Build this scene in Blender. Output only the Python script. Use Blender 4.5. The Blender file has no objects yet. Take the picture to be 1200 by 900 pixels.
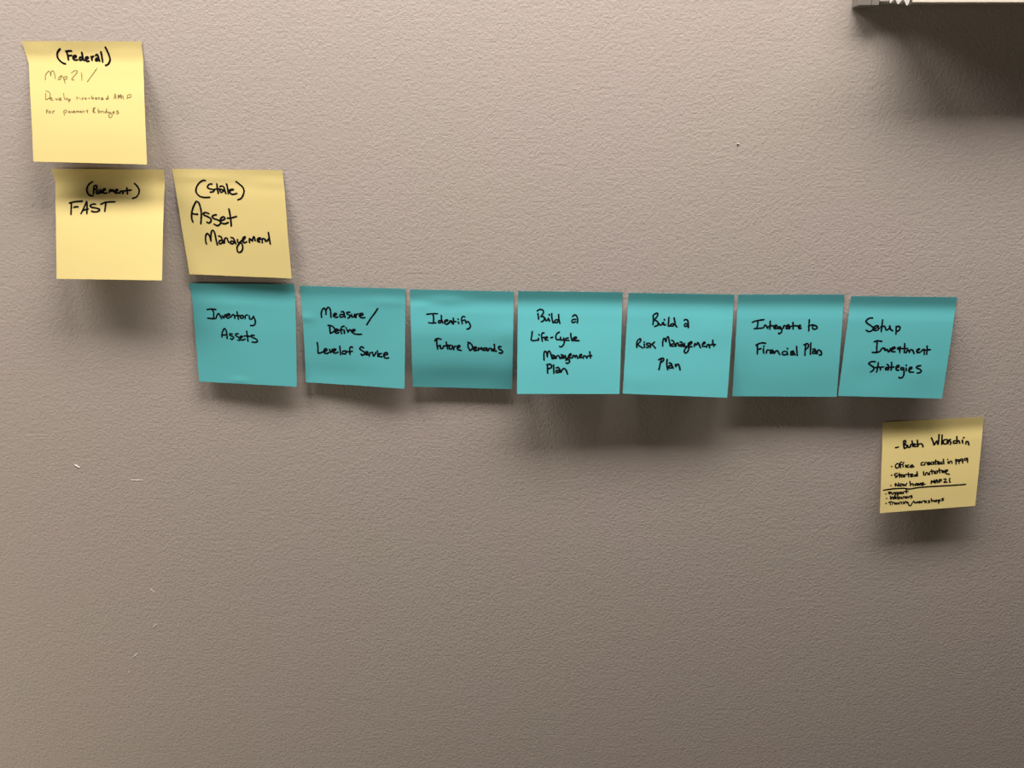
import bpy, bmesh, math, random
from mathutils import Vector
from mathutils.noise import noise as pnoise
random.seed(4)
S = bpy.context.scene
COL = S.collection

# ------------------------------------------------------------------ camera, light, exposure
cam_d = bpy.data.cameras.new('camera')
cam_d.sensor_width = 36.0
cam_d.lens = 29.1
cam_d.clip_start = 0.01
cam = bpy.data.objects.new('camera', cam_d)
cam.location = (0, -0.59, 1.57365)
cam.rotation_euler = (math.radians(90 - 16.4), 0, 0)
COL.objects.link(cam)
S.camera = cam

S.view_settings.view_transform = 'Standard'
S.view_settings.look = 'None'
S.view_settings.exposure = 0.0
S.view_settings.gamma = 1.0
S.view_settings.use_curve_mapping = False

w = bpy.data.worlds.new('room_light')
S.world = w
w.use_nodes = True
w.node_tree.nodes['Background'].inputs[0].default_value = (1.0, 0.86, 0.66, 1)
w.node_tree.nodes['Background'].inputs[1].default_value = 0.043


def ceiling_lamp(name, x, y, z, sx, sy, power):
    d = bpy.data.lights.new(name, 'AREA')
    d.shape = 'RECTANGLE'
    d.size = sx
    d.size_y = sy
    d.energy = power
    d.color = (1.0, 0.915, 0.86)
    o = bpy.data.objects.new(name, d)
    o.location = (x, y, z)
    COL.objects.link(o)


ceiling_lamp('strip_lamp', -0.62, -0.30, 2.18, 0.50, 0.20, 7.2)
ceiling_lamp('strip_lamp.001', 0.05, -0.28, 2.18, 0.50, 0.20, 7.8)
ceiling_lamp('strip_lamp.002', 0.56, -0.28, 2.18, 0.50, 0.20, 3.5)
# unseen fill light, added low on the left to brighten the lower left wall
fl = bpy.data.lights.new('left_fill', 'AREA')
fl.shape = 'DISK'
fl.size = 0.25
fl.energy = 2.7
fl.color = (1.0, 0.86, 0.68)
flo = bpy.data.objects.new('left_fill', fl)
flo.location = (-1.0, -0.45, 1.0)
flo.rotation_euler = (Vector((-0.2, 0, 1.2)) - flo.location).to_track_quat('-Z', 'Y').to_euler()
COL.objects.link(flo)


# ------------------------------------------------------------------ helpers
def material(name, rgb, rough=0.8, spec=0.25):
    m = bpy.data.materials.new(name)
    m.use_nodes = True
    b = m.node_tree.nodes['Principled BSDF']
    b.inputs['Base Color'].default_value = (*rgb, 1)
    b.inputs['Roughness'].default_value = rough
    b.inputs['Specular IOR Level'].default_value = spec
    return m


def add_bump(m, layers):
    """layers: (noise scale per metre, detail, height in metres)"""
    nt = m.node_tree
    b = nt.nodes['Principled BSDF']
    tc = nt.nodes.new('ShaderNodeTexCoord')
    prev = None
    for sc, det, dist in layers:
        n = nt.nodes.new('ShaderNodeTexNoise')
        n.inputs['Scale'].default_value = sc
        n.inputs['Detail'].default_value = det
        n.inputs['Roughness'].default_value = 0.55
        nt.links.new(tc.outputs['Object'], n.inputs['Vector'])
        u = nt.nodes.new('ShaderNodeBump')
        u.inputs['Strength'].default_value = 1.0
        u.inputs['Distance'].default_value = dist
        nt.links.new(n.outputs['Fac'], u.inputs['Height'])
        if prev:
            nt.links.new(prev.outputs['Normal'], u.inputs['Normal'])
        prev = u
    nt.links.new(prev.outputs['Normal'], b.inputs['Normal'])


def add_mottle(m, rgb_a, rgb_b, scale):
    nt = m.node_tree
    b = nt.nodes['Principled BSDF']
    tc = nt.nodes.new('ShaderNodeTexCoord')
    n = nt.nodes.new('ShaderNodeTexNoise')
    n.inputs['Scale'].default_value = scale
    n.inputs['Detail'].default_value = 3
    r = nt.nodes.new('ShaderNodeValToRGB')
    r.color_ramp.elements[0].position = 0.35
    r.color_ramp.elements[1].position = 0.65
    r.color_ramp.elements[0].color = (*rgb_a, 1)
    r.color_ramp.elements[1].color = (*rgb_b, 1)
    nt.links.new(tc.outputs['Object'], n.inputs['Vector'])
    nt.links.new(n.outputs['Fac'], r.inputs['Fac'])
    nt.links.new(r.outputs['Color'], b.inputs['Base Color'])


def link_mesh(name, bm, mat, parent=None, loc=(0, 0, 0), smooth=False):
    me = bpy.data.meshes.new(name)
    bmesh.ops.recalc_face_normals(bm, faces=bm.faces[:])
    bm.to_mesh(me)
    bm.free()
    for p in me.polygons:
        p.use_smooth = smooth
    me.materials.append(mat)
    o = bpy.data.objects.new(name, me)
    o.location = loc
    COL.objects.link(o)
    if parent:
        o.parent = parent
    return o


def box(bm, x0, x1, y0, y1, z0, z1, bevel=0.0):
    r = bmesh.ops.create_cube(bm, size=1)
    for v in r['verts']:
        v.co = Vector(((x0 + x1) / 2 + v.co.x * (x1 - x0),
                       (y0 + y1) / 2 + v.co.y * (y1 - y0),
                       (z0 + z1) / 2 + v.co.z * (z1 - z0)))
    if bevel:
        es = list({e for v in r['verts'] for e in v.link_edges})
        bmesh.ops.bevel(bm, geom=es, offset=bevel, segments=3, affect='EDGES', profile=0.5)


def extrude_profile(bm, pts, x0, x1):
    """closed (y, z) profile extruded along x"""
    a = [bm.verts.new((x0, y, z)) for y, z in pts]
    b = [bm.verts.new((x1, y, z)) for y, z in pts]
    n = len(pts)
    bm.faces.new(a)
    bm.faces.new(b[::-1])
    for i in range(n):
        bm.faces.new((a[i], b[i], b[(i + 1) % n], a[(i + 1) % n]))


# ------------------------------------------------------------------ materials
M_wall = material('painted_drywall', (0.50, 0.445, 0.405), 0.75, 0.2)
add_mottle(M_wall, (0.505, 0.442, 0.408), (0.497, 0.449, 0.402), 9)
add_bump(M_wall, [(120, 2, 0.00018), (400, 4, 0.00042), (800, 2, 0.00014)])
M_yellow = material('yellow_paper', (0.765, 0.640, 0.268), 0.85, 0.1)
add_bump(M_yellow, [(900, 3, 0.00002)])
M_blue = material('blue_paper', (0.110, 0.462, 0.492), 0.85, 0.1)
add_bump(M_blue, [(900, 3, 0.00002)])
M_black = material('black_marker_ink', (0.005, 0.005, 0.007), 0.8, 0.06)
M_faint = material('faded_brown_ink', (0.22, 0.175, 0.065), 0.8, 0.1)
M_alu = material('grey_plastic', (0.22, 0.20, 0.175), 0.5, 0.3)
M_white = material('white_enamel', (0.80, 0.79, 0.76), 0.25, 0.5)
M_tray = material('cream_plastic', (0.60, 0.54, 0.46), 0.4, 0.4)
M_chip = material('bare_plaster', (0.85, 0.82, 0.77), 0.9, 0.1)
M_hole = material('dark_pin_hole', (0.03, 0.027, 0.025), 0.9, 0.1)

# ------------------------------------------------------------------ the wall
bm = bmesh.new()
box(bm, -2.6, 2.6, 0.0, 0.12, 0.0, 2.75)
wall = link_mesh('wall_back', bm, M_wall)
wall['kind'] = 'structure'
wall['label'] = 'beige painted drywall with a fine roller texture'


def scratch(name, x0, z0, x1, z1, wid, mat=M_chip, out=0.0003):
    """a short raised sliver of torn paint"""
    bm = bmesh.new()
    d = Vector((x1 - x0, 0, z1 - z0))
    n = Vector((-d.z, 0, d.x)).normalized() * wid / 2
    k = 7
    rows = []
    for i in range(k):
        t = i / (k - 1)
        c = Vector((x0, 0, z0)) + d * t
        s = math.sin(math.pi * (0.08 + 0.84 * t)) * (1 + 0.3 * pnoise(c * 3000))
        rows.append([bm.verts.new(c - n * s + Vector((0, 0.0002, 0))),
                     bm.verts.new(c + Vector((0, -out, 0))),
                     bm.verts.new(c + n * s + Vector((0, 0.0002, 0)))])
    for i in range(k - 1):
        for j in range(2):
            bm.faces.new((rows[i][j], rows[i + 1][j], rows[i + 1][j + 1], rows[i][j + 1]))
    bm.faces.new(rows[0])
    bm.faces.new(rows[-1])
    return link_mesh(name, bm, mat, wall)


scratch('paint_scratch', -0.2934, 1.3231, -0.2836, 1.3228, 0.0008)
scratch('paint_chip', -0.3345, 1.3358, -0.3310, 1.3334, 0.0017, out=0.0006)
scratch('paint_scratch', -0.2900, 1.2290, -0.2866, 1.2258, 0.0005)
scratch('paint_scratch', -0.2920, 1.1940, -0.2880, 1.1972, 0.0010)
scratch('paint_scratch', -0.3120, 1.1655, -0.3074, 1.1694, 0.0010)
scratch('paint_scratch', -0.3180, 1.1510, -0.3165, 1.1520, 0.0008)
scratch('paint_chip', 0.1537, 1.5716, 0.1557, 1.5714, 0.0009, out=0.0004)
scratch('paint_scratch', 0.1100, 1.2738, 0.1180, 1.2768, 0.0009, mat=M_wall, out=0.00012)
scratch('paint_scratch', 0.1030, 1.2752, 0.1105, 1.2742, 0.0008, mat=M_wall, out=0.00012)
bm = bmesh.new()
bmesh.ops.create_uvsphere(bm, u_segments=10, v_segments=6, radius=0.0004)
link_mesh('pin_hole', bm, M_hole, wall, (0.1547, -0.0001, 1.5704))

# ------------------------------------------------------------------ whiteboard, lower left corner in view
bx0, bx1, bz0, bz1 = 0.2223, 1.42, 1.65664, 2.50
board = bpy.data.objects.new('whiteboard', None)
board.location = (bx0, 0, bz0)
COL.objects.link(board)
board['label'] = 'wall mounted board at the top right, only its cream bottom rail showing'
board['category'] = 'board'
W, H = bx1 - bx0, bz1 - bz0
bm = bmesh.new()
box(bm, 0.011, W - 0.011, -0.008, -0.001, 0.011, H - 0.011)
link_mesh('writing_surface', bm, M_white, board)
bm = bmesh.new()
box(bm, 0.0006, 0.0126, -0.0115, -0.0005, 0.0136, H - 0.0136, 0.0012)
box(bm, W - 0.0126, W - 0.0006, -0.0115, -0.0005, 0.0136, H - 0.0136, 0.0012)
box(bm, 0.0134, W - 0.0134, -0.0115, -0.0005, 0.0021, 0.0136, 0.0010)
box(bm, 0.0134, W - 0.0134, -0.0115, -0.0005, H - 0.0136, H - 0.0006, 0.0012)
link_mesh('frame', bm, M_tray, board)
for (cx, cz) in ((0, 0), (W - 0.0132, 0), (0, H - 0.0132), (W - 0.0132, H - 0.0132)):
    bm = bmesh.new()
    box(bm, cx, cx + 0.0082, -0.012, -0.0005, cz, cz + 0.0132, 0.0005)
    box(bm, cx + 0.0084, cx + 0.0132, -0.012, -0.0005, cz, cz + 0.0132, 0.0005)
    c = link_mesh('corner_cap', bm, M_alu, board)
    c['label'] = 'grey plastic corner cap'
# marker tray: ribbed extrusion with a raised front lip, closed by a white end piece
prof = [(-0.0118, 0.0024), (-0.0135, 0.0018), (-0.0160, 0.0018), (-0.0190, 0.0022), (-0.0235, 0.0000), (-0.0265, -0.0004),
        (-0.0320, 0.0000), (-0.0365, -0.0022), (-0.0385, -0.0026), (-0.0405, -0.0026), (-0.0410, -0.0022),
        (-0.0380, 0.0088), (-0.0374, 0.0092), (-0.0368, 0.0086), (-0.0392, 0.0012), (-0.0320, 0.0018), (-0.0118, 0.0046)]
bm = bmesh.new()
extrude_profile(bm, prof, 0.0212, W - 0.0212)
link_mesh('marker_tray', bm, M_tray, board)
cap = [(-0.0120, 0.0016), (-0.0130, 0.0013), (-0.0142, 0.0013), (-0.0165, 0.0021), (-0.0190, 0.0027), (-0.0215, 0.0014),
       (-0.0240, -0.0008), (-0.0262, -0.0010), (-0.0290, 0.0002), (-0.0320, 0.0008), (-0.0345, -0.0012), (-0.0370, -0.0035),
       (-0.0388, -0.0036), (-0.0404, -0.0024), (-0.0413, -0.0010),
       (-0.0388, 0.0094), (-0.0378, 0.0100), (-0.0340, 0.0096), (-0.0120, 0.0096)]
for x0 in (0.0197, W - 0.0212):
    bm = bmesh.new()
    extrude_profile(bm, cap, x0, x0 + 0.0015)
    cl = link_mesh('tray_end_cap', bm, M_white, board)
    cl['label'] = 'white end of the tray with a scalloped lower edge'

# ------------------------------------------------------------------ sticky notes
# outline of each sheet in millimetres from the middle of its glued top edge: left edge, right edge, and how far
# the left and right edge stand off the wall from top to bottom; handwriting in two-thousandths of the sheet
NOTE_SHAPES = [
  {'o': (-0.28516, 1.6366), 'l': [(-38.91, -0.02), (-38.4, -4.42), (-37.71, -8.89), (-36.27, -15.0), (-35.95, -22.66), (-35.28, -34.18), (-34.77, -45.7), (-34.5, -61.08), (-34.57, -76.51)], 'r': [(39.99, -0.21), (39.76, -4.72), (39.71, -9.3), (39.93, -15.54), (40.19, -23.38), (40.72, -35.16), (41.19, -46.93), (41.69, -62.61), (41.93, -78.33)], 'll': [1.2, 0.35, 3, 8.5, 13.5, 17.5], 'lr': [1.0, 0.35, 3.2, 9.5, 15, 19.5]},
  {'o': (-0.27936, 1.55453), 'l': [(-38.26, 0.35), (-37.48, -4.08), (-36.93, -8.51), (-36.78, -14.35), (-36.56, -21.65), (-36.15, -32.58), (-35.97, -43.53), (-35.86, -58.14), (-35.98, -72.83)], 'r': [(39.18, -0.28), (39.02, -4.74), (38.75, -9.19), (38.67, -15.06), (38.65, -22.36), (38.76, -33.27), (38.93, -44.15), (39.1, -58.62), (39.21, -73.06)], 'll': [1.0, 0.4, 3.6, 9.4, 14.8, 19.5], 'lr': [0.9, 0.4, 4.2, 11.5, 18.4, 25]},
  {'o': (-0.19659, 1.55433), 'l': [(-37.94, 0.52), (-37.62, -3.71), (-37.27, -7.95), (-36.67, -13.61), (-36.08, -20.73), (-35.25, -31.48), (-34.47, -42.34), (-33.44, -56.97), (-32.46, -71.81)], 'r': [(38.29, -0.49), (38.39, -4.84), (38.56, -9.2), (38.87, -15.0), (39.07, -22.29), (39.32, -33.3), (39.54, -44.41), (39.99, -59.38), (40.4, -74.53)], 'll': [0.3, 0.5, 1.6, 2.9, 3.9, 4.6], 'lr': [0.8, 0.5, 1.9, 3.6, 5, 6.2]},
  {'o': (-0.19401, 1.47496), 'l': [(-37.24, 0.58), (-36.98, -3.75), (-36.61, -8.07), (-36.31, -13.71), (-36.26, -20.79), (-36.13, -31.44), (-36.01, -42.17), (-35.81, -56.6), (-35.56, -71.12)], 'r': [(38.0, -0.2), (37.86, -4.73), (37.82, -9.22), (37.8, -15.06), (37.68, -22.37), (37.51, -33.37), (37.26, -44.44), (36.85, -59.27), (36.49, -74.15)], 'll': [1.1, 0.35, 1.2, 3.0, 4.7, 6.6], 'lr': [1.2, 0.35, 1.7, 4.3, 6.9, 9.8]},
  {'o': (-0.1145, 1.47243), 'l': [(-37.64, 1.33), (-37.62, -2.93), (-37.54, -7.18), (-37.27, -12.74), (-37.19, -19.73), (-37.07, -30.26), (-36.94, -40.86), (-37.09, -55.12), (-37.24, -69.52)], 'r': [(38.09, -0.97), (37.85, -5.39), (37.64, -9.76), (37.49, -15.45), (37.3, -22.58), (37.02, -33.29), (36.73, -44.06), (36.34, -58.49), (35.95, -73.01)], 'll': [1.1, 0.4, 1.1, 2.4, 3.8, 5.2], 'lr': [1.0, 0.35, 1.9, 4.7, 7.5, 10.4]},
  {'o': (-0.03599, 1.47011), 'l': [(-37.22, 1.01), (-37.31, -3.3), (-37.34, -7.54), (-37.21, -12.95), (-37.07, -19.76), (-36.9, -30.05), (-36.83, -40.62), (-36.86, -55.15), (-37.08, -70.32)], 'r': [(37.4, -0.59), (37.32, -4.92), (37.24, -9.18), (37.13, -14.61), (37.0, -21.45), (36.8, -31.78), (36.6, -42.39), (36.33, -56.98), (36.05, -72.22)], 'll': [1.2, 0.5, 3.2, 6.8, 7.9, 6.4], 'lr': [1.2, 0.5, 3.2, 6.8, 7.9, 6.4]},
  {'o': (0.04196, 1.46927), 'l': [(-37.67, 0.67), (-37.7, -3.94), (-37.73, -8.44), (-37.79, -14.12), (-37.86, -21.18), (-37.96, -31.68), (-38.07, -42.16), (-38.21, -56.1), (-38.35, -70.05)], 'r': [(37.47, -0.14), (37.59, -4.7), (37.63, -9.15), (37.43, -14.77), (37.16, -21.75), (36.71, -32.13), (36.26, -42.49), (35.66, -56.27), (35.09, -70.05)], 'll': [1.5, 0.35, 3.6, 10, 16.4, 22.5], 'lr': [1.5, 0.35, 3.6, 10, 16.4, 22.5]},
  {'o': (0.12213, 1.46778), 'l': [(-38.33, 0.92), (-38.32, -3.6), (-38.4, -8.03), (-38.75, -13.61), (-39.22, -20.56), (-39.95, -30.92), (-40.68, -41.25), (-41.64, -55.03), (-42.58, -68.83)], 'r': [(37.73, -0.38), (37.94, -5.01), (37.98, -9.54), (37.57, -15.27), (37.02, -22.39), (36.12, -33.01), (35.22, -43.62), (34.03, -57.75), (32.9, -71.91)], 'll': [1.5, 0.35, 3.4, 9.3, 15.2, 20.8], 'lr': [1.5, 0.35, 3.4, 9.3, 15.2, 20.8]},
  {'o': (0.20121, 1.46719), 'l': [(-38.64, 0.25), (-38.38, -4.3), (-38.28, -8.77), (-38.55, -14.47), (-38.86, -21.61), (-39.3, -32.36), (-39.65, -43.22), (-40.01, -57.88), (-40.21, -72.81)], 'r': [(37.68, 0.25), (38.09, -4.33), (38.28, -8.82), (37.93, -14.55), (37.53, -21.74), (36.97, -32.56), (36.54, -43.49), (36.13, -58.24), (35.95, -73.26)], 'll': [1.4, 0.4, 3.0, 7, 10.2, 12.5], 'lr': [1.4, 0.4, 3.0, 7, 10.2, 12.5]},
  {'o': (0.28266, 1.46564), 'l': [(-38.87, 0.67), (-38.69, -3.8), (-38.73, -8.2), (-39.39, -13.78), (-40.17, -20.8), (-41.25, -31.39), (-42.27, -42.04), (-43.55, -56.37), (-44.74, -70.84)], 'r': [(37.64, -0.2), (37.95, -4.74), (37.98, -9.21), (37.21, -14.89), (36.33, -22.02), (35.11, -32.79), (33.97, -43.63), (32.55, -58.2), (31.27, -72.93)], 'll': [1.3, 0.35, 3, 6.8, 10.2, 13.2], 'lr': [1.3, 0.35, 3, 6.8, 10.2, 13.2]},
  {'o': (0.31726, 1.37209), 'l': [(-38.21, -1.79), (-37.66, -6.25), (-37.3, -10.57), (-37.36, -15.94), (-37.42, -22.67), (-37.53, -32.77), (-37.63, -42.89), (-37.68, -56.49), (-37.5, -70.36)], 'r': [(37.17, 2.4), (37.63, -1.93), (37.84, -6.14), (37.45, -11.37), (36.95, -17.91), (36.22, -27.74), (35.48, -37.58), (34.6, -50.8), (34.01, -64.28)], 'll': [0.9, 0.4, 2.8, 6.8, 10.8, 14], 'lr': [0.9, 0.4, 2.8, 6.8, 10.8, 14]},
]
INK = [
  (0, '(Federal)', 1.28, 'black', '610,127 562,171 535,224 534,276 563,329 605,362 644,373;708,170 714,223 708,302;697,166 747,159 792,159;717,240 779,232;801,275 848,257 857,239 828,234 798,263 797,298 825,310 863,304;945,262 913,268 898,298 917,313 951,294;963,184 964,245 966,303 978,315;1012,297 1056,273 1052,256 1022,262 1005,303 1025,329 1057,324;1112,250 1115,308;1118,273 1136,250 1152,244;1194,232 1213,214 1230,232 1235,284 1245,322;1224,272 1190,284 1175,314 1199,319 1227,296;1293,173 1296,243 1295,336;1384,97 1410,172 1428,242 1429,300 1404,353 1369,385 1340,394'),
  (0, 'Map21/', 0.49, 'faint', '278,637 284,572 312,525 345,498 369,513 377,577;377,577 387,518 407,489 431,500 447,553 456,621;552,570 519,600 505,629 530,635 556,605 561,564 576,587;594,587 610,646 623,695;600,605 638,581 663,586 655,616 611,634;741,521 786,489 836,485 841,509 801,556 749,609 741,633 779,635;915,520 918,584 917,643;1188,442 1133,512 1067,595 1011,665'),
  (0, 'Develop risk-based AMP', 0.44, 'faint', '275,865 271,923 269,969;277,826 329,838 353,883 337,935 294,962 269,969;339,948 377,948 371,929 350,948 355,971 397,971;439,947 456,970 480,947;493,966 535,952 532,933 508,946 513,975 541,972;588,861 592,913 603,964;632,938 621,958 644,968 655,944 632,938;672,957 670,1009;672,963 696,950 699,972 675,983;812,917 817,955;814,936 839,923;870,935 875,954;928,928 907,935 927,947 906,960;956,928 961,953;983,934 962,943 985,953;1017,937 1045,934;1078,894 1081,945 1106,945 1107,926 1086,926;1162,925 1137,928 1136,948 1164,944 1165,925 1172,951;1210,918 1192,925 1214,937 1195,950;1237,937 1274,934 1265,921 1241,934 1250,956 1282,949;1347,929 1326,936 1333,952 1354,942 1363,884 1370,948;1464,940 1492,857 1502,940;1472,915 1504,908;*1540,933 1546,876 1568,914 1590,875 1599,932;*1542,908 1549,882 1567,901 1588,869;1602,907 1624,887 1635,945;1697,938 1707,880;1702,886 1748,864 1775,886 1746,915 1709,912'),
  (0, 'for pavement & bridges', 0.44, 'faint', '266,1144 274,1195;266,1146 297,1137;271,1167 289,1163;317,1156 309,1182 336,1188 340,1162 317,1156;372,1155 380,1200;378,1174 414,1148;572,1152 582,1223;574,1155 614,1132 630,1151 598,1184;675,1150 654,1164 667,1179 684,1163 688,1183;703,1150 720,1176 740,1150;743,1169 771,1155 758,1147 747,1169 770,1177;791,1175 799,1149 813,1151 816,1172 827,1148 841,1151 846,1174;861,1163 886,1154 873,1145 863,1163 888,1176;904,1173 909,1150 930,1149 936,1172;986,1127 991,1178;965,1146 999,1143;*1126,1092 1095,1106 1111,1125 1089,1138 1095,1163 1122,1167;*1105,1099 1098,1157;1180,1104 1180,1169 1205,1168 1213,1142 1185,1143;1234,1142 1239,1174;1236,1152 1261,1142;1275,1148 1281,1170;1319,1147 1299,1157 1308,1173 1326,1160 1329,1102 1336,1169;1371,1153 1354,1166 1370,1179 1391,1159;1398,1159 1424,1203 1408,1242 1374,1243 1361,1217 1397,1185;1432,1167 1467,1158 1454,1145 1436,1165 1459,1184;1530,1131 1502,1145 1543,1163 1521,1183 1496,1179'),
  (1, '(Pavement)', 1.25, 'black', '681,232 624,267 584,326 575,384 597,448 642,483 692,485;708,312 701,376 701,444;702,318 734,296 758,318 747,357 708,379;786,382 754,402 754,438 786,443 806,408 812,442;826,375 852,433 878,368;871,407 917,368 897,355 871,388 891,433 943,432;989,425 995,380 1021,373 1028,406 1054,376 1074,411;1093,405 1145,385 1132,366 1097,392 1113,434 1152,426;1185,436 1191,404 1224,391 1244,438;1308,338 1322,396 1325,445;1256,390 1322,383 1387,376;1450,256 1503,311 1537,375 1532,439 1494,497 1426,524'),
  (1, 'FAST', 1.25, 'black', '254,624 326,602 412,591 495,585;293,619 288,716 281,826;338,696 378,690 414,689;469,811 509,733 549,649 576,591 582,662 577,810;509,753 562,733 601,726;740,637 694,635 641,661 661,693 733,705 806,724 812,749 766,773 707,776 667,764;839,636 917,604 1009,593 1095,592;931,613 920,684 911,761'),
  (2, '(State)', 1.25, 'black', '573,209 526,212 456,259 398,330 372,400 384,465 440,517 522,532 609,526;682,275 634,283 594,327 608,358 668,375 707,394 683,421 632,430;771,273 770,350 775,451;709,381 758,366 815,365;821,322 864,311 892,332 901,390 915,449;875,385 824,376 810,408 839,429 878,401;951,272 958,346 961,453;979,394 1043,382 1064,374 1044,366 996,383 995,431 1033,462 1119,445;1131,221 1191,273 1241,331 1255,394 1232,469 1188,534 1127,561'),
  (2, 'Asset', 1.31, 'black', '228,1000 217,931 238,812 281,714 335,627 364,610 396,647 413,754 408,861 374,1029;251,844 298,853 340,852;550,836 494,816 449,833 461,865 526,896 574,932 567,986 526,1014 496,998;686,854 636,866 606,894 629,925 690,945 740,971 752,1002 721,1041 676,1058 625,1032;742,960 807,947 843,920 820,888 768,916 746,970 778,1012 842,1016 892,993;938,741 944,827 948,933 944,1056;891,913 961,906 1061,877'),
  (2, 'Management', 1.25, 'black', '422,1410 417,1349 429,1268 463,1214 494,1233 513,1293 518,1353;518,1353 532,1252 557,1171 587,1150 612,1196 620,1303 630,1423;681,1254 719,1266 739,1319 758,1385;744,1332 689,1341 667,1382 694,1401 740,1369;772,1378 789,1304 831,1290 855,1365;914,1274 954,1286 975,1332 994,1391;972,1352 913,1341 887,1381 926,1393 971,1361;1032,1310 1033,1357 1065,1366 1104,1328;1080,1355 1048,1396 1007,1451 1005,1524 1036,1550 1087,1521 1117,1447 1104,1381 1066,1358;1138,1327 1187,1259 1174,1253 1136,1287 1129,1347 1161,1363 1204,1345;1256,1356 1265,1283 1296,1309 1314,1328 1334,1268 1357,1247 1369,1320;1410,1312 1474,1284 1463,1264 1420,1285 1415,1332 1455,1341;1501,1353 1508,1283 1549,1281 1565,1327;1568,1294 1599,1319 1624,1279;1636,1160 1641,1246 1651,1371'),
  (3, 'Inventory', 1.18, 'black', '276,528 357,515 445,524;373,526 397,577 395,686;277,701 355,710 433,702 454,650 490,603 521,649 545,705;560,648 590,693 611,635 628,623;637,657 711,627 702,604 656,617 637,657 669,691 726,666;726,666 785,614 808,693;854,561 867,634 874,708;805,642 872,634 928,639;956,627 916,645 920,684 959,687 978,649 956,627;1009,693 1017,636 1057,619;1090,635 1098,697 1137,696 1173,644;1173,644 1203,717 1202,784 1164,825 1108,827'),
  (3, 'Assets', 1.18, 'black', '530,1072 537,997 576,916 605,909 628,983 632,1103;541,1031 580,1032 631,1029;739,1008 694,1004 687,1032 748,1059 763,1081 727,1117 700,1100;858,999 818,1000 800,1029 838,1056 881,1089 874,1129 840,1124;881,1089 939,1058 923,1042 888,1066 892,1111 936,1121 988,1102;1026,942 1036,1038 1043,1140;974,1040 1030,1038 1081,1042;1172,1023 1121,1019 1109,1047 1164,1074 1220,1100 1230,1139 1189,1158 1127,1154'),
  (4, 'Measure/', 1.25, 'black', '372,636 371,548 398,473 433,446 459,486 462,573;462,573 465,500 496,433 530,432 552,496 556,628;606,589 662,572 656,543 622,552 606,596 640,624 688,619;761,510 796,501 815,544 833,616;807,566 752,561 728,591 750,619 799,603;926,510 878,512 870,541 924,575 917,612 888,631;960,552 965,603 1007,594 1022,542 1027,600;1041,614 1049,556 1084,533;1104,575 1180,550 1167,522 1119,538 1118,589 1158,613 1214,607;1465,416 1409,505 1331,616 1253,745'),
  (4, 'Define', 1.25, 'black', '525,811 525,877 533,957;494,798 556,803 610,844 615,902 564,941 529,950;628,916 685,891 672,863 630,879 621,924 655,951 697,934;807,798 764,815 742,867 753,954;699,891 776,872;807,878 809,948;842,829 847,837;860,868 880,918;880,904 923,865 957,915;957,907 1020,875 1000,855 965,878 984,935 1053,953 1144,949'),
  (4, 'Level of Service', 1.25, 'black', '262,1163 272,1265 272,1375 336,1364 387,1339;394,1339 452,1306 431,1278 395,1302 393,1361 442,1380 486,1355;502,1289 521,1353 558,1286;564,1329 629,1296 615,1275 572,1292 571,1343 620,1362 670,1338;708,1212 714,1299 722,1383;798,1302 763,1318 762,1362 811,1366 833,1329 798,1302 848,1313;962,1227 934,1214 905,1252 906,1368;869,1319 954,1303;1181,1223 1139,1203 1103,1241 1138,1276 1194,1309 1194,1352 1144,1377 1130,1351;1201,1337 1265,1319 1251,1296 1209,1315 1222,1358 1272,1355;1293,1383 1301,1325 1336,1308;1357,1307 1378,1378 1428,1303;1463,1316 1463,1380;1449,1270 1459,1276;1534,1319 1492,1331 1492,1379 1548,1383;1577,1353 1655,1327 1633,1292 1584,1323 1591,1388 1633,1407 1676,1397'),
  (5, 'Identify', 1.25, 'black', '319,502 423,488 523,486;437,499 447,575 441,677;351,676 420,681 490,673;594,623 546,631 538,668 573,671 601,637;596,520 602,600 622,673;663,650 719,627 705,605 664,628 663,679 705,700 747,663;746,677 761,633 788,625 802,676;830,573 834,639 829,694;781,647 878,638;927,644 934,677;920,587 927,596;1052,539 1017,532 989,584 1003,679;989,621 1052,604 1066,619 1075,665;1075,665 1114,632 1149,682 1163,733 1135,778 1093,786'),
  (5, 'Future Demands', 1.25, 'black', '463,1042 485,1005 534,993 586,1007;499,1012 504,1114 517,1208;532,1150 567,1134 573,1192 615,1191 637,1140;687,1065 700,1145 713,1203;644,1147 707,1131 777,1129;742,1152 755,1202 798,1194 812,1135;833,1215 840,1164 875,1141;903,1184 959,1146 938,1125 903,1155 910,1206 980,1226;1128,1062 1114,1135 1148,1215;1114,1055 1170,1083 1205,1148 1184,1207 1148,1222;1226,1198 1282,1168 1261,1146 1226,1169 1233,1220 1289,1219;1317,1218 1324,1167 1359,1195 1380,1158 1401,1209;1457,1164 1422,1179 1429,1215 1471,1200 1485,1163 1499,1224;1520,1213 1534,1176 1569,1175 1584,1219;1632,1181 1597,1192 1605,1221 1640,1203;1632,1086 1639,1159 1647,1220 1675,1224;1765,1134 1723,1128 1724,1172 1780,1207 1799,1243 1767,1265 1732,1259'),
  (6, 'Build a', 1.25, 'black', '387,435 395,483 402,539;373,382 427,354 482,372 492,420 456,476;443,490 498,496 512,538 485,580 454,590;525,524 540,570 580,551 587,523;594,537 615,579;602,451 608,461;651,433 655,516 681,613;778,550 724,557 711,592 745,610 779,577;784,452 789,536 810,619;1053,485 1091,454 1132,477 1150,547 1146,609;1113,540 1059,547 1039,585 1073,603 1110,585'),
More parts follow.
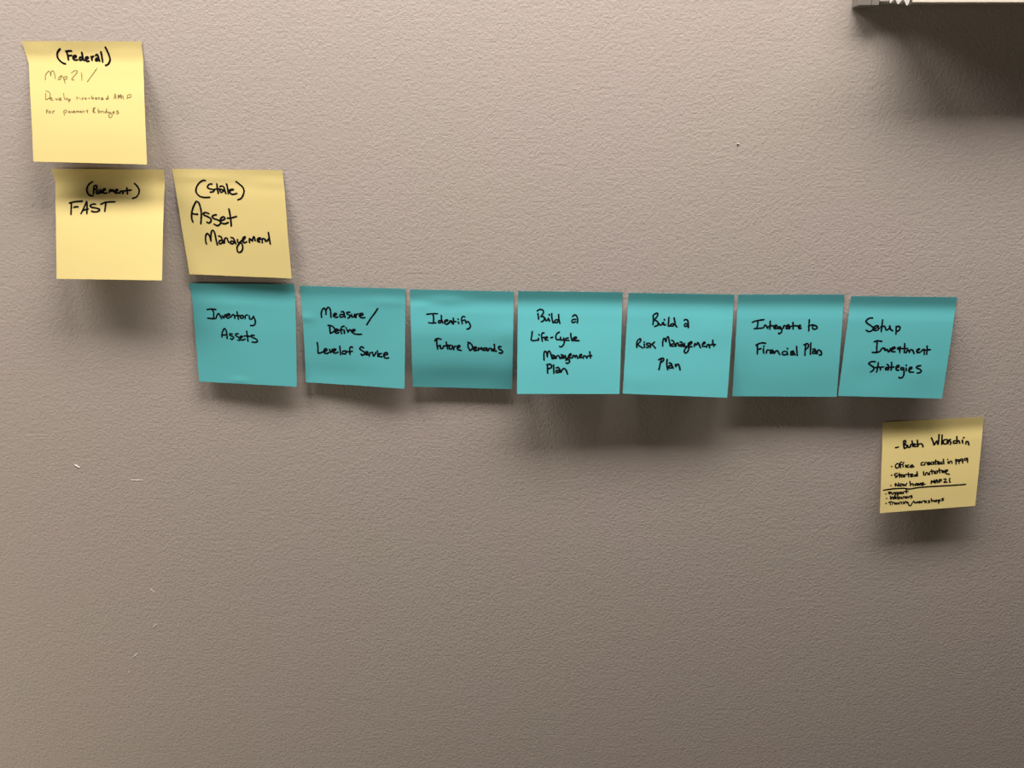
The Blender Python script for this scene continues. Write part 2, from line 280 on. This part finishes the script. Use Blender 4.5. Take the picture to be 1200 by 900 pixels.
  (6, 'Life-Cycle', 1.25, 'black', '282,785 274,865 264,948 319,959 408,945;401,913 408,948;411,841 419,851;509,808 475,816 462,878 477,968;469,906 517,892;531,919 579,898 565,884 538,898 531,940 586,949;641,902 677,891;803,793 763,814 736,876 751,932 799,938 826,924;826,890 840,945 888,938;888,903 903,973 883,1042 843,1077 815,1070;977,903 936,910 930,945 991,951;1023,812 1031,888 1053,958;1080,930 1141,902 1120,885 1080,902 1088,951 1184,954'),
  (6, 'Management', 1.25, 'black', '517,1335 513,1252 521,1176 549,1169 570,1217 578,1273;578,1273 590,1182 617,1162 646,1217 675,1314;681,1238 715,1251 730,1307;716,1272 684,1279 689,1307 720,1300;750,1300 757,1258 798,1251 826,1304;846,1230 887,1244 909,1295;888,1271 853,1272 854,1299 888,1295;928,1244 936,1292 978,1292 991,1250;984,1278 937,1337;958,1327 1006,1334 1007,1375 973,1400 945,1389;998,1278 1038,1229 1024,1208 997,1243 1005,1292 1047,1294;1067,1285 1080,1243 1108,1250 1115,1284 1142,1243 1171,1298;1198,1277 1245,1235 1231,1221 1204,1242 1205,1284 1246,1284;1274,1298 1280,1256 1314,1256 1350,1298;1398,1172 1408,1235 1414,1290;1342,1270 1390,1249 1438,1248'),
  (6, 'Plan', 1.31, 'black', '587,1439 586,1515 592,1592;573,1425 628,1415 663,1439 657,1481 602,1509;704,1432 706,1501 711,1592;754,1487 795,1480 823,1515 831,1570;810,1536 761,1536 755,1571 797,1577 824,1557;852,1570 872,1522 913,1501 948,1535 977,1605'),
  (7, 'Build a', 1.25, 'black', '493,620 498,528 489,444 520,409 566,394 575,428 545,485 513,521;514,528 562,548 591,582 581,632 532,654;605,589 628,623 661,616 672,580;692,573 702,622 735,614;704,514 710,523;787,473 788,549 791,640 837,625;875,589 836,604 831,635 878,634 896,596;888,477 906,554 924,623 951,655;1080,522 1112,503 1147,527 1165,589 1167,659;1152,590 1104,587 1089,626 1121,639 1154,622'),
  (7, 'Risk Management', 1.25, 'black', '216,1077 208,1000 222,943 267,902 282,934 258,984 219,1014;226,1020 276,1054 325,1084;354,1010 361,1073;349,965 355,972;441,986 401,994 402,1022 444,1042 432,1071 399,1072;468,992 477,1069;547,962 496,1013;496,1013 532,1040 568,1081;707,1034 702,944 725,880 763,949;763,949 766,893 797,850 822,926 849,1030;869,918 904,938 928,993 951,1034;920,986 874,995 869,1030 910,1033;957,1034 960,978 994,970 1011,1025;1033,948 1067,954 1090,1002 1113,1043;1084,1002 1043,997 1031,1025 1072,1031;1116,974 1126,1029 1179,1021 1189,965;1193,1013 1155,1056 1121,1113 1141,1161 1180,1139 1203,1076 1193,1020;1212,999 1256,956 1235,935 1203,971 1214,1033 1261,1032;1308,1024 1311,968 1347,995 1364,946 1394,987 1425,1048;1461,985 1506,949 1485,935 1460,964 1463,1019 1511,1018;1538,1031 1549,989 1576,981 1600,1043;1644,889 1655,958 1676,1006;1590,995 1649,972 1704,978'),
  (7, 'Plan', 1.31, 'black', '696,1287 681,1378 662,1498;643,1309 689,1280 736,1281 732,1328 680,1364;805,1297 804,1388 828,1496;850,1366 884,1371 907,1420 930,1461;907,1413 853,1421 849,1457 890,1462 915,1433;967,1390 983,1431;976,1427 1013,1381 1043,1415 1064,1491'),
  (8, 'Integrate to', 1.25, 'black', '296,545 362,517 508,493;396,523 400,593 384,663;337,670 418,663 511,649 535,600 563,614 593,663;631,523 633,600 634,677;579,649 637,614 704,614;713,649 765,614 744,600 711,621 721,669 768,662;827,634 793,634 789,669 829,669;826,627 856,676 860,732 822,767 808,757;889,662 893,613 926,613;947,613 986,592 1002,634 1011,669;995,627 948,634 950,669 990,662;1061,548 1070,606 1075,676;1009,634 1068,613 1155,613;1178,648 1216,613 1195,599 1170,627 1186,664 1226,661;1369,494 1369,592 1373,706;1361,612 1410,598 1443,591;1451,598 1441,654 1470,678 1522,661 1527,633 1485,605 1451,598'),
  (8, 'Financial Plan', 1.25, 'black', '391,998 429,970 502,949 570,956;416,977 422,1068 428,1166;436,1075 489,1061;536,1061 546,1149;540,1012 546,1020;596,1151 606,1095 639,1088;660,1095 700,1088 729,1109 744,1144;722,1116 675,1123 677,1151 731,1144;752,1151 776,1109 810,1109 855,1175;959,1115 912,1122 901,1157 937,1185 976,1171;986,1115 1004,1178;992,1056 998,1065;1061,1122 1101,1108 1123,1142 1146,1184;1117,1143 1069,1143 1065,1178 1106,1180;1162,1017 1175,1107 1188,1191;1337,996 1331,1079 1333,1184;1302,989 1348,961 1387,981 1380,1037 1336,1079;1428,947 1432,1051 1437,1169;1477,1072 1510,1065 1534,1106 1544,1155;1527,1106 1480,1113 1483,1151 1523,1151;1564,1155 1573,1092 1614,1092 1644,1134 1641,1183 1606,1176'),
  (9, 'Setup', 1.25, 'black', '458,433 399,438 342,489 371,538 459,593 498,635 471,685 412,701 368,676;506,649 583,613 579,584 526,592 498,635 524,677 583,669 612,633;652,470 655,576 654,696;635,605 701,589;717,610 745,666 795,637 801,581 824,651 874,678;924,593 933,663 941,741;927,614 963,585 1001,613 988,669 944,691'),
  (9, 'Investment', 1.25, 'black', '553,904 611,884 694,894;606,896 610,980 622,1094;540,1116 621,1115 679,1092 707,1049 737,1020 778,1069;759,1027 798,1069;815,1047 850,1103 874,1032;886,1067 961,1023 938,1002 895,1031 902,1088 971,1094;1060,1000 1009,1022 1054,1057 1061,1106;1131,928 1143,1012 1148,1104;1010,1036 1118,1027 1199,1025;1183,1110 1203,1054 1233,1074 1243,1102 1262,1045 1306,1066 1334,1121;1375,1078 1430,1035 1409,1028 1379,1057 1392,1099 1439,1098;1463,1077 1511,1033 1532,1131;1563,969 1574,1046 1577,1131;1514,1054 1574,1046 1634,1038'),
  (9, 'Strategies', 1.25, 'black', '618,1299 557,1300 501,1337 554,1378 606,1413 612,1462 563,1506;682,1319 686,1404 679,1503;634,1419 707,1403 737,1424;742,1462 748,1409 795,1401;856,1350 886,1371 893,1420 897,1455;885,1413 844,1414 842,1450 883,1453;932,1306 946,1384 946,1461;904,1406 991,1397;1036,1424 1085,1388 1068,1360 1031,1389 1047,1452 1088,1458;1170,1407 1129,1408 1134,1447 1175,1442 1177,1407 1197,1505 1193,1576 1157,1608 1114,1599;1225,1413 1235,1465;1217,1354 1223,1361;1284,1447 1334,1410 1310,1387 1280,1419 1296,1482 1372,1487;1489,1357 1429,1366 1421,1401 1486,1428 1518,1462 1495,1495 1448,1499'),
  (10, 'name', 1.33, 'black', '267,576 324,564;430,437 426,516 444,603;423,453 458,431 467,479 433,516;433,516 491,536 493,575 449,604;506,537 529,585 564,572 563,540;594,448 614,567;569,525 640,514;676,524 641,537 650,574 686,572;701,439 715,574;713,550 755,521 798,532 820,592;984,409 1017,491 1043,564 1088,479 1121,553 1134,348;1194,359 1194,470 1193,557;1286,460 1230,473 1228,544 1292,548 1308,470 1321,550;1365,466 1330,479 1377,530 1365,574;1475,504 1432,502 1428,546 1478,556;1489,410 1500,554;1502,522 1531,500 1557,558;1602,497 1614,558;1626,435 1633,445;1681,582 1684,534 1720,536 1743,610'),
  (10, 'Office created in 1999', 1.08, 'black', '201,982 209,986;318,926 280,967 299,1025 354,1006 351,946 318,926;405,898 374,921 389,1026;360,964 431,951;448,909 431,951 441,1012;487,972 494,1021;551,977 520,983 526,1024 569,1021;593,1006 640,992 615,978 589,1005 610,1036 660,1016;844,936 805,951 807,995 855,995;879,1000 884,948 915,941;933,977 980,958 955,944 928,968 951,1001 990,990;1043,942 1004,953 1009,991 1053,986 1059,943 1070,996;1093,902 1105,998;1067,943 1138,934;1140,980 1179,960 1159,946 1137,969 1150,1001 1189,995;1234,955 1203,967 1214,1002 1252,988;1251,895 1269,1001;1350,954 1356,995;1337,906 1344,914;1380,997 1386,957 1417,950 1436,1001;1502,912 1518,1027;1567,935 1534,923 1529,958 1569,961 1574,926 1578,1014;1637,922 1605,914 1600,954 1640,952 1645,917 1652,1011;1716,910 1684,913 1684,952 1722,945 1739,903 1752,1005'),
  (10, 'Started initiative', 1.08, 'black', '209,1174 217,1178;327,1143 272,1156 281,1191 330,1212 291,1235;367,1145 379,1241;337,1183 409,1178;441,1180 410,1195 414,1230 451,1221 454,1186 463,1233;483,1232 489,1183 521,1182;552,1150 564,1241;521,1186 593,1184;603,1219 650,1195 625,1181 602,1209 617,1241 665,1231;722,1197 686,1208 697,1238 731,1224;730,1137 745,1237;863,1146 876,1225;908,1224 913,1176 945,1175 964,1223;985,1181 991,1220;1026,1114 1043,1211;1000,1156 1079,1144;1080,1162 1091,1206;1135,1148 1104,1164 1112,1204 1146,1193 1152,1158;1180,1099 1198,1197;1152,1150 1231,1138;1239,1147 1251,1197;1263,1149 1283,1199 1303,1143;1314,1188 1360,1156 1338,1140 1313,1170 1333,1224 1398,1243'),
  (10, 'Now have MAP 21', 1.08, 'black', '201,1406 209,1410;299,1425 296,1365 355,1429 360,1361;410,1382 387,1406 404,1433 435,1418 434,1387 410,1382;459,1394 472,1435 491,1402 509,1432 531,1382;593,1343 614,1440;616,1414 652,1396 671,1444;733,1397 701,1412 711,1442 743,1432 749,1398 759,1442;773,1400 795,1442 813,1394;831,1427 878,1403 853,1389 830,1413 848,1446 912,1428;1036,1425 1037,1359 1071,1396 1092,1346 1105,1416;1121,1414 1140,1340 1164,1412;1127,1383 1167,1377;1196,1414 1197,1345;1192,1349 1237,1348 1236,1382 1200,1388;1293,1343 1333,1343 1328,1381 1298,1413 1363,1415;1416,1335 1408,1378 1428,1426'),
  (10, 'rule', 1.19, 'black', '63,1497 240,1483 466,1486 597,1510 806,1491 1129,1491 1421,1496 1752,1497'),
  (10, 'Support', 1.01, 'black', '106,1580 114,1584;202,1547 159,1553 171,1574 211,1574 179,1592;227,1558 241,1597 269,1596 272,1558;300,1563 308,1636;300,1572 337,1563 339,1597 306,1602;354,1567 363,1634;357,1571 397,1567 394,1602 362,1603;425,1564 409,1586 431,1604 451,1584 425,1564;472,1608 473,1568 499,1561;525,1520 540,1599;494,1564 567,1558'),
  (10, 'Webinars', 1.01, 'black', '126,1685 134,1689;206,1642 217,1712 247,1654 274,1713 292,1640;297,1693 329,1678 309,1664 297,1693 330,1707;351,1628 366,1715 403,1706 394,1674 365,1681;430,1677 441,1716;469,1711 472,1677 504,1674 517,1710;548,1672 525,1693 550,1712 565,1684;590,1707 597,1673 618,1671;653,1660 621,1671 663,1695 632,1719'),
  (10, 'Training/workshops', 1.01, 'black', '118,1791 127,1795;178,1775 243,1763;206,1772 213,1829;254,1827 260,1788 284,1783;309,1792 299,1819 327,1824 334,1794 343,1829;366,1793 376,1828;401,1830 407,1793 440,1790 453,1831;480,1785 490,1829;515,1825 516,1787 546,1790 560,1826;571,1800 593,1832;590,1863 640,1884 670,1826 700,1785;709,1803 724,1839 742,1809 764,1838 783,1805;816,1802 801,1827 826,1838 841,1813 816,1802;867,1841 873,1807 897,1800;921,1793 932,1841;963,1805 931,1820 970,1844;1028,1802 1000,1808 1035,1837 1006,1852;1058,1761 1078,1832;1077,1814 1109,1800 1128,1836;1158,1800 1143,1823 1169,1836 1180,1809 1158,1800;1207,1799 1224,1878;1208,1811 1245,1802 1242,1836 1218,1843;1319,1773 1279,1787 1322,1813 1282,1831'),
]

VS = [0, .06, .12, .2, .3, .45, .6, .8, 1]
LV = [0, .1, .25, .5, .75, 1]
NOTE_INFO = [
    ('yellow', 'yellow sticky note topmost at the left, headed (Federal) with faint brown lines below'),
    ('yellow', 'yellow sticky note reading FAST, directly under the (Federal) note, top half shaded'),
    ('yellow', 'dull yellow sticky note reading Asset Management, above the first blue note'),
    ('blue', 'blue sticky note reading Inventory Assets, first of the row from the left'),
    ('blue', 'blue sticky note reading Measure/Define Level of Service'),
    ('blue', 'darker blue sticky note reading Identify Future Demands, hanging almost flat'),
    ('blue', 'bright blue sticky note reading Build a Life-Cycle Management Plan'),
    ('blue', 'bright blue sticky note reading Build a Risk Management Plan'),
    ('blue', 'blue sticky note reading Integrate to Financial Plan'),
    ('blue', 'blue sticky note reading Setup Investment Strategies, last of the row at the right'),
    ('yellow', 'small yellow sticky note with bulleted list, alone below the right end of the blue row'),
]
# small creases: u, v, height mm, radius u, radius v
DENTS = {
    0: [(.12, .06, .5, .15, .06), (.85, .10, .4, .2, .05)],
    2: [(.9, .12, .5, .25, .05), (.3, .08, .35, .3, .04), (.15, .85, -.7, .25, .2)],
    3: [(.42, .97, .5, .09, .03), (.3, .2, .3, .3, .05)],
    4: [(.04, .33, .6, .07, .04), (.85, .14, .6, .25, .05), (.3, .9, -.5, .4, .1)],
    5: [(.35, .11, .7, .2, .05), (.1, .17, .5, .12, .04), (.95, .42, .7, .12, .12), (.55, .9, -.6, .5, .12)],
    6: [(.5, .6, .5, .5, .3)],
    7: [(.85, .35, .6, .2, .12), (.15, .85, .4, .2, .1)],
    9: [(.3, .8, -.5, .2, .12), (.75, .75, .4, .15, .15)],
    10: [(.5, .3, .3, .4, .1)],
}


def smooth_interp(xs, ys, t):
    """monotone cubic through the points"""
    n = len(xs)
    d = [(ys[i + 1] - ys[i]) / (xs[i + 1] - xs[i]) for i in range(n - 1)]
    m = [d[0]] + [0 if d[i - 1] * d[i] <= 0 else 2 * d[i - 1] * d[i] / (d[i - 1] + d[i]) for i in range(1, n - 1)] + [d[-1]]
    for i in range(n - 1):
        if t <= xs[i + 1] or i == n - 2:
            h = xs[i + 1] - xs[i]
            s = (t - xs[i]) / h
            return (ys[i] * (1 + 2 * s) * (1 - s) ** 2 + m[i] * h * s * (1 - s) ** 2
                    + ys[i + 1] * s * s * (3 - 2 * s) + m[i + 1] * h * s * s * (s - 1))


def surface(k, u, v):
    n = NOTE_SHAPES[k]
    lx = smooth_interp(VS, [p[0] for p in n['l']], v)
    lz = smooth_interp(VS, [p[1] for p in n['l']], v)
    rx = smooth_interp(VS, [p[0] for p in n['r']], v)
    rz = smooth_interp(VS, [p[1] for p in n['r']], v)
    ll = smooth_interp(LV, n['ll'], v)
    lr = smooth_interp(LV, n['lr'], v)
    lift = ll + (lr - ll) * u
    for (a, b, h, ru, rv) in DENTS.get(k, []):
        lift += h * math.exp(-((u - a) / ru) ** 2 - ((v - b) / rv) ** 2) * min(1, v * 12)
    lift += 0.22 * pnoise(Vector((u * 2.3 + k * 7.1, v * 2.9, k * 1.7))) * min(1, v * 6)
    lift = max(lift, 0.2)
    return Vector((lx + (rx - lx) * u, -lift, lz + (rz - lz) * u)) * 0.001


def surf_off(k, u, v, off):
    e = 0.004
    p = surface(k, u, v)
    n = (surface(k, u + e, v) - surface(k, u - e, v)).cross(surface(k, u, v - e) - surface(k, u, v + e)).normalized()
    if n.y > 0:
        n = -n
    return p + n * off


def make_note(k):
    colour, label = NOTE_INFO[k]
    G = 44
    T = 0.00012                                    # sheet thickness
    bm = bmesh.new()
    front = [[bm.verts.new(surface(k, i / G, j / G)) for i in range(G + 1)] for j in range(G + 1)]
    back = [[bm.verts.new(v.co + Vector((0, T, 0))) for v in row] for row in front]
    for j in range(G):
        for i in range(G):
            bm.faces.new((front[j][i], front[j][i + 1], front[j + 1][i + 1], front[j + 1][i]))
            bm.faces.new((back[j][i], back[j + 1][i], back[j + 1][i + 1], back[j][i + 1]))
    rim = [(0, i) for i in range(G)] + [(j, G) for j in range(G)] + [(G, i) for i in range(G, 0, -1)] + [(j, 0) for j in range(G, 0, -1)]
    for a, b in zip(rim, rim[1:] + rim[:1]):
        bm.faces.new((front[a[0]][a[1]], back[a[0]][a[1]], back[b[0]][b[1]], front[b[0]][b[1]]))
    o = NOTE_SHAPES[k]['o']
    note = link_mesh('sticky_note', bm, M_yellow if colour == 'yellow' else M_blue, None, (o[0], 0, o[1]), True)
    n_front = (G + 1) * (G + 1)
    for e in note.data.edges:                      # crisp cut edges
        i, j = e.vertices
        on_rim = [(v % n_front) % (G + 1) in (0, G) or (v % n_front) // (G + 1) in (0, G) for v in (i, j)]
        if all(on_rim):
            e.use_edge_sharp = True
    note['label'] = label
    note['category'] = 'sticky note'
    note['group'] = colour + ' sticky notes on the wall'
    return note


def catmull(p, step):
    """smooth a pen stroke given as (u, v) points"""
    if len(p) < 3:
        q = p
        out = []
        a, b = q[0], q[-1]
        n = max(1, int((b - a).length / step))
        return [a.lerp(b, i / n) for i in range(n + 1)]
    out = []
    q = [p[0] * 2 - p[1]] + p + [p[-1] * 2 - p[-2]]
    for i in range(1, len(q) - 2):
        a, b, c, d = q[i - 1:i + 3]
        n = max(2, int((c - b).length / step))
        for s in range(n):
            t = s / n
            out.append(0.5 * ((2 * b) + (c - a) * t + (2 * a - 5 * b + 4 * c - d) * t * t + (3 * b - a - 3 * c + d) * t ** 3))
    out.append(p[-1])
    return out


def handwriting(note, k, name, width, ink, strokes):
    U = 76.0                                       # sheet side in mm
    bm = bmesh.new()
    for st in strokes.split(';'):
        wm = 1.0
        if st[0] == '*':
            wm, st = 1.6, st[1:]
        pts = [Vector([int(c) / 2000 * U for c in q.split(',')]) for q in st.split()]
        line = catmull(pts, 0.35)
        r = width * wm / 2

        def vert(p):
            return bm.verts.new(surf_off(k, p.x / U, p.y / U, 0.00013))
        L_, R_ = [], []
        for i, p in enumerate(line):
            d = line[min(i + 1, len(line) - 1)] - line[max(i - 1, 0)]
            d = d.normalized() if d.length > 1e-6 else Vector((1, 0))
            rr = r * (1 + 0.10 * pnoise(Vector((p.x * 0.9, p.y * 0.9, k))))
            n = Vector((-d.y, d.x)) * rr
            L_.append(vert(p + n))
            R_.append(vert(p - n))
        for i in range(len(line) - 1):
            bm.faces.new((L_[i], L_[i + 1], R_[i + 1], R_[i]))
        for end, s in ((0, -1), (len(line) - 1, 1)):
            a = line[end]
            b = line[1] if end == 0 else line[-2]
            d = (a - b).normalized() if (a - b).length > 1e-6 else Vector((1, 0))
            n = Vector((-d.y, d.x))
            fan = [L_[end]] if s == 1 else [R_[end]]
            for q in range(1, 6):
                t = math.pi * q / 6
                fan.append(vert(a + (n * math.cos(t) + d * math.sin(t)) * r))
            fan.append(R_[end] if s == 1 else L_[end])
            try:
                bm.faces.new(fan)
            except ValueError:
                pass
    me = bpy.data.meshes.new('handwriting')
    for f_ in bm.faces:
        f_.normal_update()
        if f_.normal.y > 0:
            f_.normal_flip()
    bm.to_mesh(me)
    bm.free()
    me.materials.append(M_black if ink == 'black' else M_faint)
    o = bpy.data.objects.new('handwriting', me)
    COL.objects.link(o)
    o.parent = note
    if name == 'rule':
        o.name = 'ruled_line'
    o['label'] = ('black marker line under the list' if name == 'rule' else
                  'black marker handwriting' if ink == 'black' else 'faint brown handwriting')


notes = [make_note(k) for k in range(len(NOTE_SHAPES))]
for (k, name, width, ink, strokes) in INK:
    handwriting(notes[k], k, name, width, ink, strokes)
